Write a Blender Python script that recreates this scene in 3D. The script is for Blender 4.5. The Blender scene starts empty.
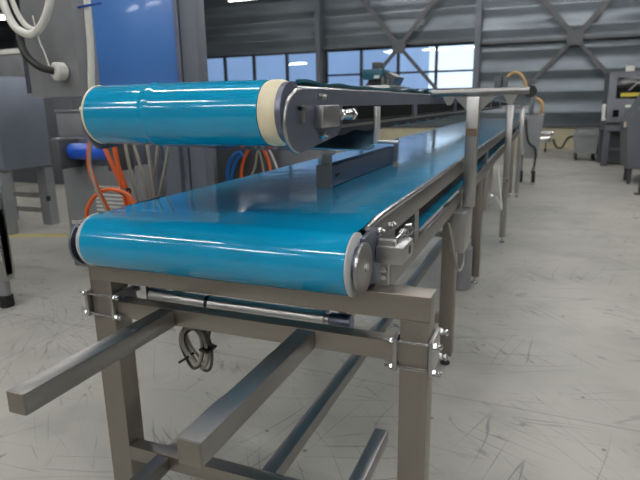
import bpy, bmesh, math, random
from mathutils import Vector, Matrix
random.seed(7)
S = bpy.context.scene
COL = S.collection
PI = math.pi

# ------------------------------------------------------------------ materials
def new_mat(name):
    m = bpy.data.materials.new(name); m.use_nodes = True
    nt = m.node_tree; b = nt.nodes['Principled BSDF']
    return m, nt, b

def lin(r, g, b):
    f = lambda c: (c/255/12.92) if c/255 <= .04045 else ((c/255+.055)/1.055)**2.4
    return (f(r), f(g), f(b), 1)

def noise_mix(nt, b, c1, c2, scale, sock='Base Color', stretch=(1, 1, 1), detail=4, lo=.35, hi=.65):
    tc = nt.nodes.new('ShaderNodeTexCoord'); mp = nt.nodes.new('ShaderNodeMapping')
    mp.inputs['Scale'].default_value = stretch
    nz = nt.nodes.new('ShaderNodeTexNoise'); nz.inputs['Scale'].default_value = scale
    nz.inputs['Detail'].default_value = detail
    cr = nt.nodes.new('ShaderNodeValToRGB')
    cr.color_ramp.elements[0].position = lo; cr.color_ramp.elements[1].position = hi
    cr.color_ramp.elements[0].color = c1; cr.color_ramp.elements[1].color = c2
    L = nt.links.new
    L(tc.outputs['Object'], mp.inputs['Vector']); L(mp.outputs[0], nz.inputs['Vector'])
    L(nz.outputs[0], cr.inputs[0]); L(cr.outputs[0], b.inputs[sock])
    return nz, cr

def steel(name, col, rough=.32, var=.08, stretch=(1, 1, 1), scale=9, metal=1.0, bump=.0):
    m, nt, b = new_mat(name)
    c = lin(*col)
    d = tuple(x*(1-var*2) for x in c[:3]) + (1,)
    noise_mix(nt, b, d, c, scale, stretch=stretch)
    b.inputs['Metallic'].default_value = metal
    g1 = (rough-.015,)*3+(1,); g2 = (rough+.025,)*3+(1,)
    nz, _ = noise_mix(nt, b, g1, g2, 14, 'Roughness', stretch=stretch, detail=6)
    if bump:
        # fine brushed grain
        n2 = nt.nodes.new('ShaderNodeTexNoise'); n2.inputs['Scale'].default_value = 60
        mp = nt.nodes.new('ShaderNodeMapping'); mp.inputs['Scale'].default_value = stretch
        tc = nt.nodes.new('ShaderNodeTexCoord'); bp = nt.nodes.new('ShaderNodeBump')
        bp.inputs['Strength'].default_value = bump; bp.inputs['Distance'].default_value = .002
        nt.links.new(tc.outputs['Object'], mp.inputs[0]); nt.links.new(mp.outputs[0], n2.inputs[0])
        nt.links.new(n2.outputs[0], bp.inputs['Height']); nt.links.new(bp.outputs[0], b.inputs['Normal'])
    return m

def plain(name, col, rough=.5, metal=0, coat=0, var=0.1, scale=6):
    m, nt, b = new_mat(name)
    c = lin(*col)
    d = tuple(x*(1-var) for x in c[:3]) + (1,)
    noise_mix(nt, b, d, c, scale)
    b.inputs['Roughness'].default_value = rough; b.inputs['Metallic'].default_value = metal
    b.inputs['Coat Weight'].default_value = coat; b.inputs['Coat Roughness'].default_value = .08
    return m

M = {}
M['steel_y'] = steel('brushed_steel_along', (152, 151, 150), .38, .015, (30, 1.2, 30), 3)
M['steel_x'] = steel('brushed_steel_across', (156, 150, 143), .40, .015, (1.2, 30, 30), 3)
M['steel_z'] = steel('brushed_steel_upright', (156, 150, 143), .40, .015, (30, 30, 1.2), 3)
M['steel'] = steel('satin_steel', (176, 176, 176), .34, .02)
M['steel_dark'] = steel('dark_satin_steel', (120, 125, 142), .42, .02, metal=.85)
M['steel_bright'] = steel('polished_steel', (205, 205, 207), .20, .02)
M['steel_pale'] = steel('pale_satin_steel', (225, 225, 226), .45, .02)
M['steel_far'] = steel('machine_steel', (150, 152, 156), .45, .1, metal=.45, scale=3)
M['machine_dark'] = steel('dark_machine_steel', (96, 99, 106), .5, .06, metal=.5, scale=3)  # machine steel darkened in colour for the weaker light far off
M['steel_blue'] = steel('blue_grey_machine_steel', (128, 136, 150), .4, .08, metal=.6, scale=2)
M['belt_inner'] = plain('belt_backing', (120, 160, 190), .45)
M['black'] = plain('black_plastic', (22, 22, 24), .45)
M['inner_shade'] = plain('matt_black_inner_shade', (9, 10, 12), .85)  # black that paints the shade inside the conveyor frames
M['dark'] = plain('dark_bed', (30, 34, 42), .5)
M['grey_ring'] = plain('grey_plastic', (188, 192, 194), .4)
M['cream'] = plain('cream_plastic', (226, 216, 186), .45, var=.05)
M['white'] = plain('white_plastic', (214, 214, 208), .5)
M['orange'] = plain('orange_cable', (214, 96, 34), .45)
M['grey_cable'] = plain('grey_cable', (150, 146, 136), .5)
M['dark_cable'] = plain('dark_grey_cable', (70, 72, 70), .5)
M['blue_tie'] = plain('blue_tie', (20, 70, 150), .45)
M['navy'] = plain('navy_tie', (28, 34, 60), .5)
M['blue_cable'] = plain('blue_cable', (26, 110, 190), .45)
M['blue_roll'] = plain('blue_roller', (20, 84, 200), .35, coat=.4)
M['teal'] = plain('teal_belt_edge', (20, 84, 100), .4)
M['blue_panel'] = plain('blue_panel', (70, 120, 190), .32, coat=.3, var=.15, scale=2)
M['column'] = plain('grey_paint', (92, 98, 108), .5)
M['brace'] = plain('dark_grey_paint', (74, 76, 80), .5)
M['frame_black'] = plain('window_frame_paint', (24, 32, 44), .5)
M['rubber'] = plain('black_rubber', (26, 26, 27), .7)
M['rust'] = plain('rust_patch', (112, 92, 78), .8)
M['yellow'] = plain('yellow_paint', (190, 176, 60), .6)
M['cableyellow'] = plain('ochre_hose', (190, 150, 90), .5)
M['beige'] = plain('beige_plinth', (176, 170, 144), .7, var=.12)
M['plaster'] = plain('hall_plaster', (112, 110, 106), .8)
M['roof'] = plain('roof_deck', (84, 86, 88), .8)
M['facade'] = plain('outside_facade', (205, 212, 226), .8, var=.1, scale=.3)
M['ground_out'] = plain('outside_paving', (120, 118, 112), .9)

def belt_material(name, col):
    m, nt, b = new_mat(name)
    c = lin(*col); d = tuple(x*.86 for x in c[:3])+(1,)
    noise_mix(nt, b, d, c, 2.2, detail=3)
    b.inputs['Roughness'].default_value = .11
    b.inputs['Specular IOR Level'].default_value = .6
    b.inputs['Coat Weight'].default_value = .35; b.inputs['Coat Roughness'].default_value = .05
    tc = nt.nodes.new('ShaderNodeTexCoord'); n = nt.nodes.new('ShaderNodeTexNoise')
    n.inputs['Scale'].default_value = 7; n.inputs['Detail'].default_value = 2
    bp = nt.nodes.new('ShaderNodeBump'); bp.inputs['Strength'].default_value = .10; bp.inputs['Distance'].default_value = .01
    nt.links.new(tc.outputs['Object'], n.inputs[0]); nt.links.new(n.outputs[0], bp.inputs['Height'])
    nt.links.new(bp.outputs[0], b.inputs['Normal']); nt.links.new(bp.outputs[0], b.inputs['Coat Normal'])
    return m
M['belt'] = belt_material('blue_belt', (6, 150, 196))

def floor_material():
    m, nt, b = new_mat('worn_concrete_floor')
    L = nt.links.new; N = nt.nodes.new
    tc = N('ShaderNodeTexCoord')
    def noise(scale, detail=4, stretch=(1, 1, 1), rot=0, dist=0):
        mp = N('ShaderNodeMapping'); mp.vector_type = 'TEXTURE'; mp.inputs['Scale'].default_value = tuple(1/q for q in stretch); mp.inputs['Rotation'].default_value = (0, 0, rot)
        n = N('ShaderNodeTexNoise'); n.inputs['Scale'].default_value = scale; n.inputs['Detail'].default_value = detail
        n.inputs['Distortion'].default_value = dist
        L(tc.outputs['Object'], mp.inputs[0]); L(mp.outputs[0], n.inputs[0]); return n.outputs[0]
    def ramp(src, stops):
        r = N('ShaderNodeValToRGB'); e = r.color_ramp.elements
        while len(e) < len(stops): e.new(.5)
        for k, (p, v) in enumerate(stops): e[k].position = p; e[k].color = v if len(v) == 4 else (*v, 1)
        L(src, r.inputs[0]); return r.outputs[0]
    def mul(a, c):
        x = N('ShaderNodeMix'); x.data_type = 'RGBA'; x.blend_type = 'MULTIPLY'; x.inputs[0].default_value = 1
        L(a, x.inputs[6]); L(c, x.inputs[7]); return x.outputs[2]
    base = ramp(noise(.9, 5), [(.3, lin(152, 151, 144)), (.7, lin(178, 176, 168))])
    g = lambda v: (v, v, v)
    blotch = ramp(noise(3.2, 6, (1, 1, 1), .3), [(.34, g(.86)), (.5, g(1))])
    c = mul(base, blotch)
    for rot, sc, st, seedmask in ((.35, .9, (1, 9, 1), 1.1), (2.7, 1.2, (1, 14, 1), 1.5), (-.7, 1.1, (1, 13, 1), 1.7), (1.3, .8, (1, 11, 1), .9), (.05, 1.2, (1, 16, 1), 1.4), (2.2, .9, (1, 12, 1), 1.3)):
        line = ramp(noise(sc, .6, st, rot), [(.492, g(1)), (.4985, g(.0)), (.5015, g(.0)), (.508, g(1))])
        msk = ramp(noise(seedmask*2, 3, (1, 1, 1), rot*2), [(.50, g(0)), (.62, g(.5))])
        x = N('ShaderNodeMix'); x.data_type = 'RGBA'; x.inputs[6].default_value = (1, 1, 1, 1)
        L(msk, x.inputs[0]); L(line, x.inputs[7])
        c = mul(c, x.outputs[2])
    # small dark spots
    v = N('ShaderNodeTexVoronoi'); v.inputs['Scale'].default_value = 5; L(tc.outputs['Object'], v.inputs['Vector'])
    c = mul(c, ramp(v.outputs['Distance'], [(.03, g(.45)), (.05, g(1))]))
    # two straight slab joints
    sp = N('ShaderNodeSeparateXYZ'); L(tc.outputs['Object'], sp.inputs[0])
    for a, bb, cc in ((.02, 1, -2.03), (-.01, 1, -6.4), (1, 0, 2.3)):
        m1 = N('ShaderNodeMath'); m1.operation = 'MULTIPLY_ADD'; m1.inputs[1].default_value = a; m1.inputs[2].default_value = cc; L(sp.outputs[0], m1.inputs[0])
        m2 = N('ShaderNodeMath'); m2.operation = 'MULTIPLY_ADD'; m2.inputs[1].default_value = bb; L(sp.outputs[1], m2.inputs[0]); L(m1.outputs[0], m2.inputs[2])
        m3 = N('ShaderNodeMath'); m3.operation = 'ABSOLUTE'; L(m2.outputs[0], m3.inputs[0])
        c = mul(c, ramp(m3.outputs[0], [(.001, g(.68)), (.005, g(1))]))
    L(c, b.inputs['Base Color'])
    rg = ramp(noise(2, 5), [(.3, g(.36)), (.7, g(.5))]); L(rg, b.inputs['Roughness'])
    b.inputs['Specular IOR Level'].default_value = .4
    return m
M['floor'] = floor_material()

def cladding_material():
    m, nt, b = new_mat('grey_metal_cladding')
    noise_mix(nt, b, lin(88, 96, 102), lin(108, 116, 122), 1.2, stretch=(.4, 1, 2))
    b.inputs['Metallic'].default_value = .6; b.inputs['Roughness'].default_value = .38
    return m
M['clad'] = cladding_material()

def glass_material():
    m = bpy.data.materials.new('window_glass'); m.use_nodes = True; nt = m.node_tree
    for n in list(nt.nodes): nt.nodes.remove(n)
    o = nt.nodes.new('ShaderNodeOutputMaterial'); mx = nt.nodes.new('ShaderNodeMixShader')
    t = nt.nodes.new('ShaderNodeBsdfTransparent'); t.inputs[0].default_value = (.90, .95, 1, 1)
    g = nt.nodes.new('ShaderNodeBsdfGlossy'); g.inputs['Roughness'].default_value = .02
    f = nt.nodes.new('ShaderNodeFresnel'); f.inputs[0].default_value = 1.75
    nt.links.new(f.outputs[0], mx.inputs[0]); nt.links.new(t.outputs[0], mx.inputs[1]); nt.links.new(g.outputs[0], mx.inputs[2])
    nt.links.new(mx.outputs[0], o.inputs[0]); return m
M['glass'] = glass_material()

def emit(name, col, s):
    m, nt, b = new_mat(name)
    b.inputs['Base Color'].default_value = (.8, .8, .8, 1)
    b.inputs['Emission Color'].default_value = (*col, 1); b.inputs['Emission Strength'].default_value = s
    return m
M['tube_low'] = emit('dim_fluorescent_tube', (1, .985, .96), 7)
M['tube'] = emit('fluorescent_tube', (1, .985, .96), 54)
M['screen'] = plain('dark_window', (14, 17, 20), .12)

# ------------------------------------------------------------------ mesh helpers
ORIG = {}
class MB:
    def __init__(self): self.bm = bmesh.new()
    def _xf(self, vs, rot, piv):
        if rot: bmesh.ops.rotate(self.bm, verts=vs, cent=piv, matrix=Matrix.Rotation(rot[1], 3, rot[0]))
    def box(self, x0, x1, y0, y1, z0, z1, bev=0.0, rot=None, seg=2):
        r = bmesh.ops.create_cube(self.bm, size=1); vs = r['verts']
        for v in vs:
            v.co = Vector(((x0+x1)/2+v.co.x*abs(x1-x0), (y0+y1)/2+v.co.y*abs(y1-y0), (z0+z1)/2+v.co.z*abs(z1-z0)))
        if bev:
            es = list({e for v in vs for e in v.link_edges})
            rr = bmesh.ops.bevel(self.bm, geom=es, offset=bev, segments=seg, affect='EDGES', profile=.5)
            vs = list({v for f in rr['faces'] for v in f.verts} | {v for v in vs if v.is_valid})
        if rot: self._xf(vs, rot, Vector(((x0+x1)/2, (y0+y1)/2, (z0+z1)/2)))
        return self
    def cyl(self, p0, p1, r, seg=24, r2=None, bev=0):
        p0, p1 = Vector(p0), Vector(p1); d = p1-p0; h = d.length
        q = d.to_track_quat('Z', 'Y').to_matrix().to_4x4()
        prof = [(0, r), (h, r if r2 is None else r2)]
        if bev: prof = [(0, r-bev), (bev, r), (h-bev, (r2 or r)), (h, (r2 or r)-bev)]
        rings = []
        for z, rr in prof:
            rings.append([self.bm.verts.new(p0 + q.to_3x3() @ Vector((rr*math.cos(2*PI*k/seg), rr*math.sin(2*PI*k/seg), z))) for k in range(seg)])
        for a, b in zip(rings, rings[1:]):
            for k in range(seg): self.bm.faces.new((a[k], a[(k+1) % seg], b[(k+1) % seg], b[k]))
        self.bm.faces.new(list(reversed(rings[0]))); self.bm.faces.new(rings[-1])
        return self
    def lathe_x(self, cy, cz, prof, seg=64):
        """prof: (x, r) outline turned about an X axis, closed as a solid of revolution"""
        rings = [[self.bm.verts.new((x, cy+r*math.cos(2*PI*k/seg), cz+r*math.sin(2*PI*k/seg))) for k in range(seg)] for x, r in prof]
        for a, b in zip(rings, rings[1:]):
            for k in range(seg): self.bm.faces.new((a[k], a[(k+1) % seg], b[(k+1) % seg], b[k]))
        self.bm.faces.new(list(reversed(rings[0]))); self.bm.faces.new(rings[-1])
        return self
    def tube(self, pts, r, seg=10, smooth=True, closed=False):
        P = [Vector(p) for p in pts]
        if smooth:
            Q = []
            n = len(P)
            rng = range(n) if closed else range(n-1)
            for i in rng:
                a = P[(i-1) % n] if (closed or i > 0) else P[i]
                b, c = P[i], P[(i+1) % n]
                d = P[(i+2) % n] if (closed or i+2 < n) else c
                for s in range(6):
                    t = s/6
                    Q.append(.5*((2*b)+(c-a)*t+(2*a-5*b+4*c-d)*t*t+(3*b-a-3*c+d)*t**3))
            if not closed: Q.append(P[-1])
            P = Q
        n = len(P); rings = []; nrm = None
        for i in range(n):
            t = (P[(i+1) % n]-P[i-1]) if closed else (P[min(i+1, n-1)]-P[max(i-1, 0)])
            t.normalize()
            if nrm is None:
                nrm = t.orthogonal().normalized()
            nrm = (nrm - t*nrm.dot(t)).normalized(); bn = t.cross(nrm)
            rings.append([self.bm.verts.new(P[i]+r*(math.cos(2*PI*k/seg)*nrm+math.sin(2*PI*k/seg)*bn)) for k in range(seg)])
        for i in range(n if closed else n-1):
            a, b = rings[i], rings[(i+1) % n]
            off = 0
            if closed and i == n-1:
                off = min(range(seg), key=lambda o: (b[o].co-a[0].co).length)
            for k in range(seg): self.bm.faces.new((a[k], a[(k+1) % seg], b[(k+1+off) % seg], b[(k+off) % seg]))
        if not closed:
            self.bm.faces.new(list(reversed(rings[0]))); self.bm.faces.new(rings[-1])
        return self
    def prism(self, prof, a0, a1, axis='x'):
        """prof outline in the plane across axis; extruded from a0 to a1"""
        def v(p, a):
            return {'x': (a, p[0], p[1]), 'y': (p[0], a, p[1]), 'z': (p[0], p[1], a)}[axis]
        A = [self.bm.verts.new(v(p, a0)) for p in prof]; B = [self.bm.verts.new(v(p, a1)) for p in prof]
        n = len(prof)
        self.bm.faces.new(A); self.bm.faces.new(list(reversed(B)))
        for i in range(n): self.bm.faces.new((A[i], B[i], B[(i+1) % n], A[(i+1) % n]))
        return self
    def bar(self, p0, p1, w, h, up=(0, 0, 1)):
        p0, p1 = Vector(p0), Vector(p1); d = (p1-p0).normalized(); s = d.cross(Vector(up)).normalized(); u = s.cross(d)
        c = [[self.bm.verts.new(p+s*a*w/2+u*b*h/2) for a, b in ((-1, -1), (1, -1), (1, 1), (-1, 1))] for p in (p0, p1)]
        self.bm.faces.new(c[0]); self.bm.faces.new(list(reversed(c[1])))
        for i in range(4): self.bm.faces.new((c[0][i], c[1][i], c[1][(i+1) % 4], c[0][(i+1) % 4]))
        return self
    def build(self, name, mat, parent=None, origin=None):
        bm = self.bm
        bmesh.ops.recalc_face_normals(bm, faces=bm.faces)
        o0 = ORIG[parent.name] if parent is not None else Vector(origin or (0, 0, 0))
        for v in bm.verts: v.co -= o0
        for f in bm.faces: f.smooth = True
        for e in bm.edges:
            if len(e.link_faces) == 2 and e.calc_face_angle(0) > math.radians(34): e.smooth = False
        me = bpy.data.meshes.new(name); bm.to_mesh(me); bm.free()
        me.materials.append(M[mat] if isinstance(mat, str) else mat)
        o = bpy.data.objects.new(name, me); COL.objects.link(o)
        if parent is not None: o.parent = parent
        else: o.location = o0
        ORIG[o.name] = o0
        return o

def thing(name, label, cat, loc=(0, 0, 0), group=None):
    o = bpy.data.objects.new(name, None); COL.objects.link(o); o.empty_display_size = .1
    o.location = loc; o['label'] = label; o['category'] = cat
    if group: o['group'] = group
    ORIG[o.name] = Vector(loc); return o
def tag(o, label, cat, group=None):
    o['label'] = label; o['category'] = cat
    if group: o['group'] = group
    return o
def struct(o): o['kind'] = 'structure'; return o

# ------------------------------------------------------------------ the hall
XL, XR, YB, YW, ZC = -26, 9, -7, 15, 5.2
struct(MB().box(XL, XR, YB, YW+.4, -.2, 0).build('floor', 'floor'))
struct(MB().box(XL, XR, YB, YW+.4, ZC, ZC+.2).build('ceiling', 'roof'))
struct(MB().box(XL-.2, XL, YB, YW+.4, 0, ZC).build('wall_left', 'plaster'))
struct(MB().box(XR, XR+.2, YB, YW+.4, 0, ZC).build('wall_right', 'plaster'))
struct(MB().box(XL, XR, YB-.2, YB, 0, ZC).build('wall_front', 'plaster'))
ZS, ZT = 1.47, 2.62          # window sill and head
W1 = (-12.2, -6.02); W2 = (-5.84, -1.73)
def clad_prof(z0, z1, pitch=.5):
    """trapezoid ribs: list of (y, z) for the room face then the back"""
    pts = []; z = z0; y0 = YW
    while z < z1-1e-6:
        for dz, dy in ((0, 0), (.20, 0), (.32, -.045), (.38, -.045), (.5, 0)):
            zz = z+dz*pitch/.5
            if zz <= z1+1e-6 and (not pts or zz > pts[-1][1]+1e-6): pts.append((y0+dy, zz))
        z += pitch
    if pts[-1][1] < z1: pts.append((y0, z1))
    return pts + [(YW+.2, z1), (YW+.2, z0)]
wb = MB()
wb.prism(clad_prof(.52, ZS), XL, -1.69)
wb.prism(clad_prof(ZT, ZC), XL, -1.69)
wb.prism(clad_prof(.52, ZC), -1.69, XR)
wb.box(XL, W1[0], YW+.01, YW+.2, ZS, ZT); wb.box(W1[1], W2[0], YW+.01, YW+.2, ZS, ZT); wb.box(W2[1], -1.69, YW+.01, YW+.2, ZS, ZT)
struct(wb.build('wall_back', 'clad'))
struct(MB().box(XL, XR, YW-.03, YW+.2, 0, .50).build('baseboard_back', 'beige'))
struct(MB().box(XL, XR, YW-.06, YW+.2, .50, .56).build('trim_1', 'brace'))
n = 0
for (x0, x1), mull in ((W1, [-11.2, -10.2, -9.12, -8.13, -7.05]), (W2, [-4.80, -3.764, -2.75])):
    n += 1
    w = struct(bpy.data.objects.new('window_%d' % n, None)); COL.objects.link(w); w.location = (0, 0, 0); ORIG[w.name] = Vector((0, 0, 0))
    f = MB()
    f.box(x0, x1, YW-.02, YW+.08, ZS, ZS+.05); f.box(x0, x1, YW-.02, YW+.08, ZT-.05, ZT)
    f.box(x0, x0+.05, YW-.02, YW+.08, ZS, ZT); f.box(x1-.05, x1, YW-.02, YW+.08, ZS, ZT)
    for mx in mull: f.box(mx-.035, mx+.035, YW-.02, YW+.08, ZS, ZT)
    if n == 2: f.box(x0, x1, YW-.02, YW+.08, 1.92, 1.97)
    f.build('window_frame', 'frame_black', w)
    MB().box(x0+.02, x1-.02, YW+.03, YW+.038, ZS+.02, ZT-.02).build('window_pane', 'glass', w)
for k, (cx, cy, wd) in enumerate(((-5.94, YW-.2, .13), (-1.70, YW-.2, .14), (5.2, YW-.2, .14), (-11, YW-.2, .14))):
    c = MB()
    c.box(cx-wd/2, cx+wd/2, cy-.14, cy-.125, 0, ZC); c.box(cx-wd/2, cx+wd/2, cy+.125, cy+.14, 0, ZC); c.box(cx-.01, cx+.01, cy-.13, cy+.13, 0, ZC)
    struct(c.build('trim_%d' % (k+2), 'column'))
# long wall rails
struct(MB().box(-1.64, 5.1, YW-.2, YW-.1, 2.53, 2.60).build('trim_6', 'brace'))
struct(MB().box(-5.86, -1.78, YW-.2, YW-.1, 2.62, 2.68).build('trim_7', 'brace'))
def brace(cx, cz, label, zt):
    t = thing('wall_brace', label, 'steel brace', (cx, 14.7, cz))
    for sx in (-1, 1):
        MB().bar((cx, 14.72, cz), (cx+sx*1.75, 14.72, cz+2.1), .11, .05, up=(0, 1, 0)).build('arm', 'brace', t)
        MB().bar((cx, 14.74, cz), (cx+sx*1.12, 14.74, cz-1.22), .09, .04, up=(0, 1, 0)).build('arm', 'brace', t)
    MB().box(cx-.17, cx+.17, 14.66, 14.69, cz-.17, cz+.17).build('gusset_plate', 'brace', t)
brace(-3.673, 2.58, 'grey steel cross brace in front of the far windows', 0)
brace(.50, 2.57, 'dark steel cross brace against the blank metal cladding on the right', 0)
# outside
struct(MB().box(-60, 30, YW+.4, 70, -.3, -.1).build('ground', 'ground_out'))
bt = thing('office_building', 'blue-grey building seen through the far windows', 'building', (-24, 34, 0))
MB().box(-60, -8.6, 34, 44, -.1, 10).build('wall', 'facade', bt)

# ceiling lamps: long fluorescent battens parallel to the far wall
def lamp(x, y, z, L=1.5, label=None, group=None, mat='tube'):
    t = thing('ceiling_light', label or 'long white fluorescent batten hanging under the roof', 'ceiling light', (x, y, z), group or 'fluorescent battens under the roof')
    MB().box(x-L/2, x+L/2, y-.05, y+.05, z+.03, z+.08).build('housing', 'white', t)
    MB().box(x-L/2, x+L/2, y-.035, y+.035, z-.02, z+.03).build('lamp_tube', mat, t)
    for q in (-.3, .3): MB().cyl((x+L*q, y, z+.08), (x+L*q, y, ZC), .006, 6).build('hanger', 'brace', t)
LZ = 4.25
for yy, xs_ in ((-4.6, (-8.8, -6.4, -4.0, -1.6, .8, 3.2)), (-2.0, (-4.0, -1.6, .8, 3.2, 5.6)), (1.2, (-8.8, -6.4, -2.6, -.2, 2.2, 4.6)), (4.6, (-8.8, -6.4, -1.6, .8, 3.2, 5.6)),
                (8.2, (-11.2, -6.4, -1.6, .8, 3.2, 5.6)), (12.0, (-4.0, -1.6, .8))):
    for xx in xs_: lamp(xx, yy, LZ)
lamp(-7.4, 13.4, 3.83, 1.0, 'short bright batten light at the top edge, left of the first window column', 'low batten', 'tube_low')
lamp(-9.95, 8.0, 2.84, .9, 'bright batten light low at the left edge behind the white hose', 'low batten by the left edge')

# ------------------------------------------------------------------ belts
def belt_loop(x0, x1, y0, yE, zc, r, th, seams=(), snub=False, nx=24):
    """closed belt around the front roller and a rear one; thickness th"""
    outer = []
    for k in range(33):
        a = math.radians(-90 - 180*k/32); outer.append((y0+r*math.cos(a), zc+r*math.sin(a), math.cos(a), math.sin(a)))
    N = 40
    for k in range(1, N): outer.append((y0+(yE-y0)*k/N, zc+r, 0, 1))
    for k in range(17):
        a = math.radians(90-180*k/16); outer.append((yE+r*math.cos(a), zc+r*math.sin(a), math.cos(a), math.sin(a)))
    zb = zc-r
    if snub:      # the return run dips under a snub roller behind the drive end
        ret = [(yE*.9, zb), (5, zb), (3, zb), (1.76, zb), (1.71, zb-.002), (1.69, zb-.010), (1.675, zb-.025), (1.66, zb-.044), (1.635, zb-.056), (1.60, zb-.060), (1.56, zb-.059), (1.3, zb-.036), (1.0, zb-.005)]
    else:
        ret = [(y0+(yE-y0)*(1-k/N), zb) for k in range(1, N)]
    for y, z in ret: outer.append((y, z, 0, -1))
    m = MB(); bm = m.bm
    xs = sorted(set([x0+(x1-x0)*k/nx for k in range(nx+1)] + [s+d for s in seams for d in (-.012, -.006, 0, .006, .012)]))
    def bulge(x): return sum(.0022*max(0, 1-abs(x-s)/.012) for s in seams) + .0010*math.sin((x-x0)/(x1-x0)*PI)
    rows_o, rows_i = [], []
    for x in xs:
        g = bulge(x)
        rows_o.append([bm.verts.new((x, y+ny*g, z+nz*g)) for y, z, ny, nz in outer])
        rows_i.append([bm.verts.new((x, y-ny*th, z-nz*th)) for y, z, ny, nz in outer])
    n = len(outer)
    for rows in (rows_o, rows_i):
        for a, b in zip(rows, rows[1:]):
            for k in range(n): bm.faces.new((a[k], a[(k+1) % n], b[(k+1) % n], b[k]))
    for e in (0, -1):
        for k in range(n): bm.faces.new((rows_o[e][k], rows_o[e][(k+1) % n], rows_i[e][(k+1) % n], rows_i[e][k]))
    m.inner = set(v for row in rows_i for v in row)
    return m

YE = 8.2   # far end of the conveyors
# ================= lower conveyor
LY, LZc, LR = .95, .8535, .0612
lc = thing('belt_conveyor', 'lower belt conveyor with wide glossy blue belt on a steel frame with fork bars', 'conveyor', (-.6, 1.0, 0))
belt_loop(-.940, -.318, LY, YE, LZc, LR, .003).build('belt', 'belt', lc)
ro = MB().lathe_x(LY, LZc, [(-.976, .010), (-.976, .036), (-.951, .036), (-.951, LR-.0045), (-.3128, LR-.0045), (-.3128, .036), (-.306, .036), (-.306, .010)]).build('front_roller', 'steel_dark', lc)
# light grey sleeve and rim seen beside the belt edge
MB().lathe_x(LY, LZc, [(-.3176, .02), (-.3176, LR-.0015), (-.3165, LR+.0008), (-.3135, LR+.0005), (-.3115, LR-.004), (-.3115, .02)]).build('roller_sleeve', 'grey_ring', ro)['label'] = 'light grey ring beside the belt edge'
MB().lathe_x(LY, LZc, [(-.951, .02), (-.951, LR-.002), (-.946, LR+.001), (-.941, LR-.001), (-.941, .02)]).build('roller_sleeve', 'grey_ring', ro)
MB().lathe_x(LY+.008, LZc-.009, [(-.3065, .01), (-.3065, .047), (-.305, .0505), (-.2990, .0505), (-.2975, .048), (-.2975, .01)]).build('end_disc', 'steel', lc)
MB().cyl((-.2975, LY+.014, LZc-.008), (-.294, LY+.014, LZc-.008), .009, 6).build('axle_bolt', 'steel_bright', lc)
MB().lathe_x(LY+.002, LZc-.008, [(-.986, .01), (-.986, .050), (-.983, .053), (-.976, .053), (-.976, .01)]).build('end_disc', 'steel_dark', lc)
b = MB()
for k in range(5):
    a = math.radians(60+k*28); b.box(-.974, -.953, LY-.058*math.cos(a*.6)+.006, LY-.058*math.cos(a*.6)+.012, LZc+.045-k*.016, LZc+.054-k*.016)
b.build('edge_clip', 'steel_bright', lc)
# side frames (outer faces at x=-.30 and x=-1.0)
for sx, xo, xi in (('r', -.300, -.311), ('l', -.966, -.955)):
    m = MB()
    m.box(min(xo, xi), max(xo, xi), 1.06, YE, .868, .917 if sx == 'r' else .900, .002)
    m.build('side_rail', 'steel_y', lc)
    m = MB(); m.box(min(xo, xi), max(xo, xi), 1.16, YE, .737, .790, .002)
    m.build('lower_side_rail', 'steel_y', lc)
    for yy in ((1.45, 3.4, 5.2, 7.0) if sx == 'r' else (3.4, 5.2, 7.0)):
        MB().box(min(xo, xi)-.001, max(xo, xi)+.001, yy-.05, yy, .790, .868).build('rail_bracket', 'steel_y', lc)
# rounded bright wear strip on the rail top
for xx, r_ in ((-.3065, .0070),):
    MB().tube([(xx, 1.0, .913), (xx, 1.06, .920), (xx, 1.2, .9215), (xx, 4, .9215), (xx, YE, .9215)], r_, 10, smooth=False).build('wear_strip', 'steel_bright', lc)
# end plates (trapezoid)
prof = [(.965, .900), (1.04, .910), (1.20, .915), (1.20, .842), (1.19, .775), (1.16, .745), (1.03, .792), (.965, .80)]
MB().prism(prof, -.3105, -.3015).build('end_plate', 'steel_dark', lc)
MB().prism(prof, -.965, -.956).build('end_plate', 'steel_dark', lc)
MB().box(-.93, -.33, 1.04, YE-.05, .897, .911).build('slider_bed', 'dark', lc)
MB().box(-.350, -.345, 1.10, YE-.05, .800, .897).build('shade_panel', 'inner_shade', lc)  # added black sheet; paints the shaded interior between the belt runs
for yy in (1.7, 2.7, 3.7, 4.7, 5.7, 6.7, 7.7):
    MB().box(-.955, -.3505, yy, yy+.04, .80, .85).build('cross_member', 'steel_x', lc)
# tensioning block on the right
tb = MB().box(-.300, -.243, 1.035, 1.130, .834, .870, .0025).build('tension_block', 'steel', lc)
MB().cyl((-.2432, 1.095, .853), (-.2420, 1.095, .853), .010, 20).build('slot', 'black', tb)
MB().cyl((-.268, 1.07, .876), (-.268, 1.235, .870), .0060, 16).build('threaded_rod', 'steel_bright', tb)
for y0_, r_ in ((1.12, .0105), (1.137, .0125), (1.185, .0135), (1.202, .0115)):
    MB().cyl((-.268, y0_, .874), (-.268, y0_+.013, .8735), r_, 6, bev=.002).build('hex_nut', 'steel_bright', tb)
MB().box(-.2985, -.262, 1.045, 1.065, .868, .880).build('rod_lug', 'steel', tb)
for y_, z_ in ((1.05, .898), (1.15, .89)):
    MB().cyl((-.302, y_, z_), (-.291, y_, z_), .0095, 6, bev=.002).cyl((-.291, y_, z_), (-.285, y_, z_), .005, 12).build('hex_bolt', 'steel_bright', lc)
# standoff between block and cross beam
so = MB().box(-.290, -.274, 1.036, 1.052, .787, .834).build('standoff', 'steel', lc)
MB().cyl((-.282, 1.036, .823), (-.282, 1.028, .823), .008, 6, bev=.001).build('hex_nut', 'steel_bright', so)
MB().cyl((-.282, 1.036, .806), (-.282, 1.030, .806), .0065, 6, bev=.001).build('hex_nut', 'steel_bright', so)
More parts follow.
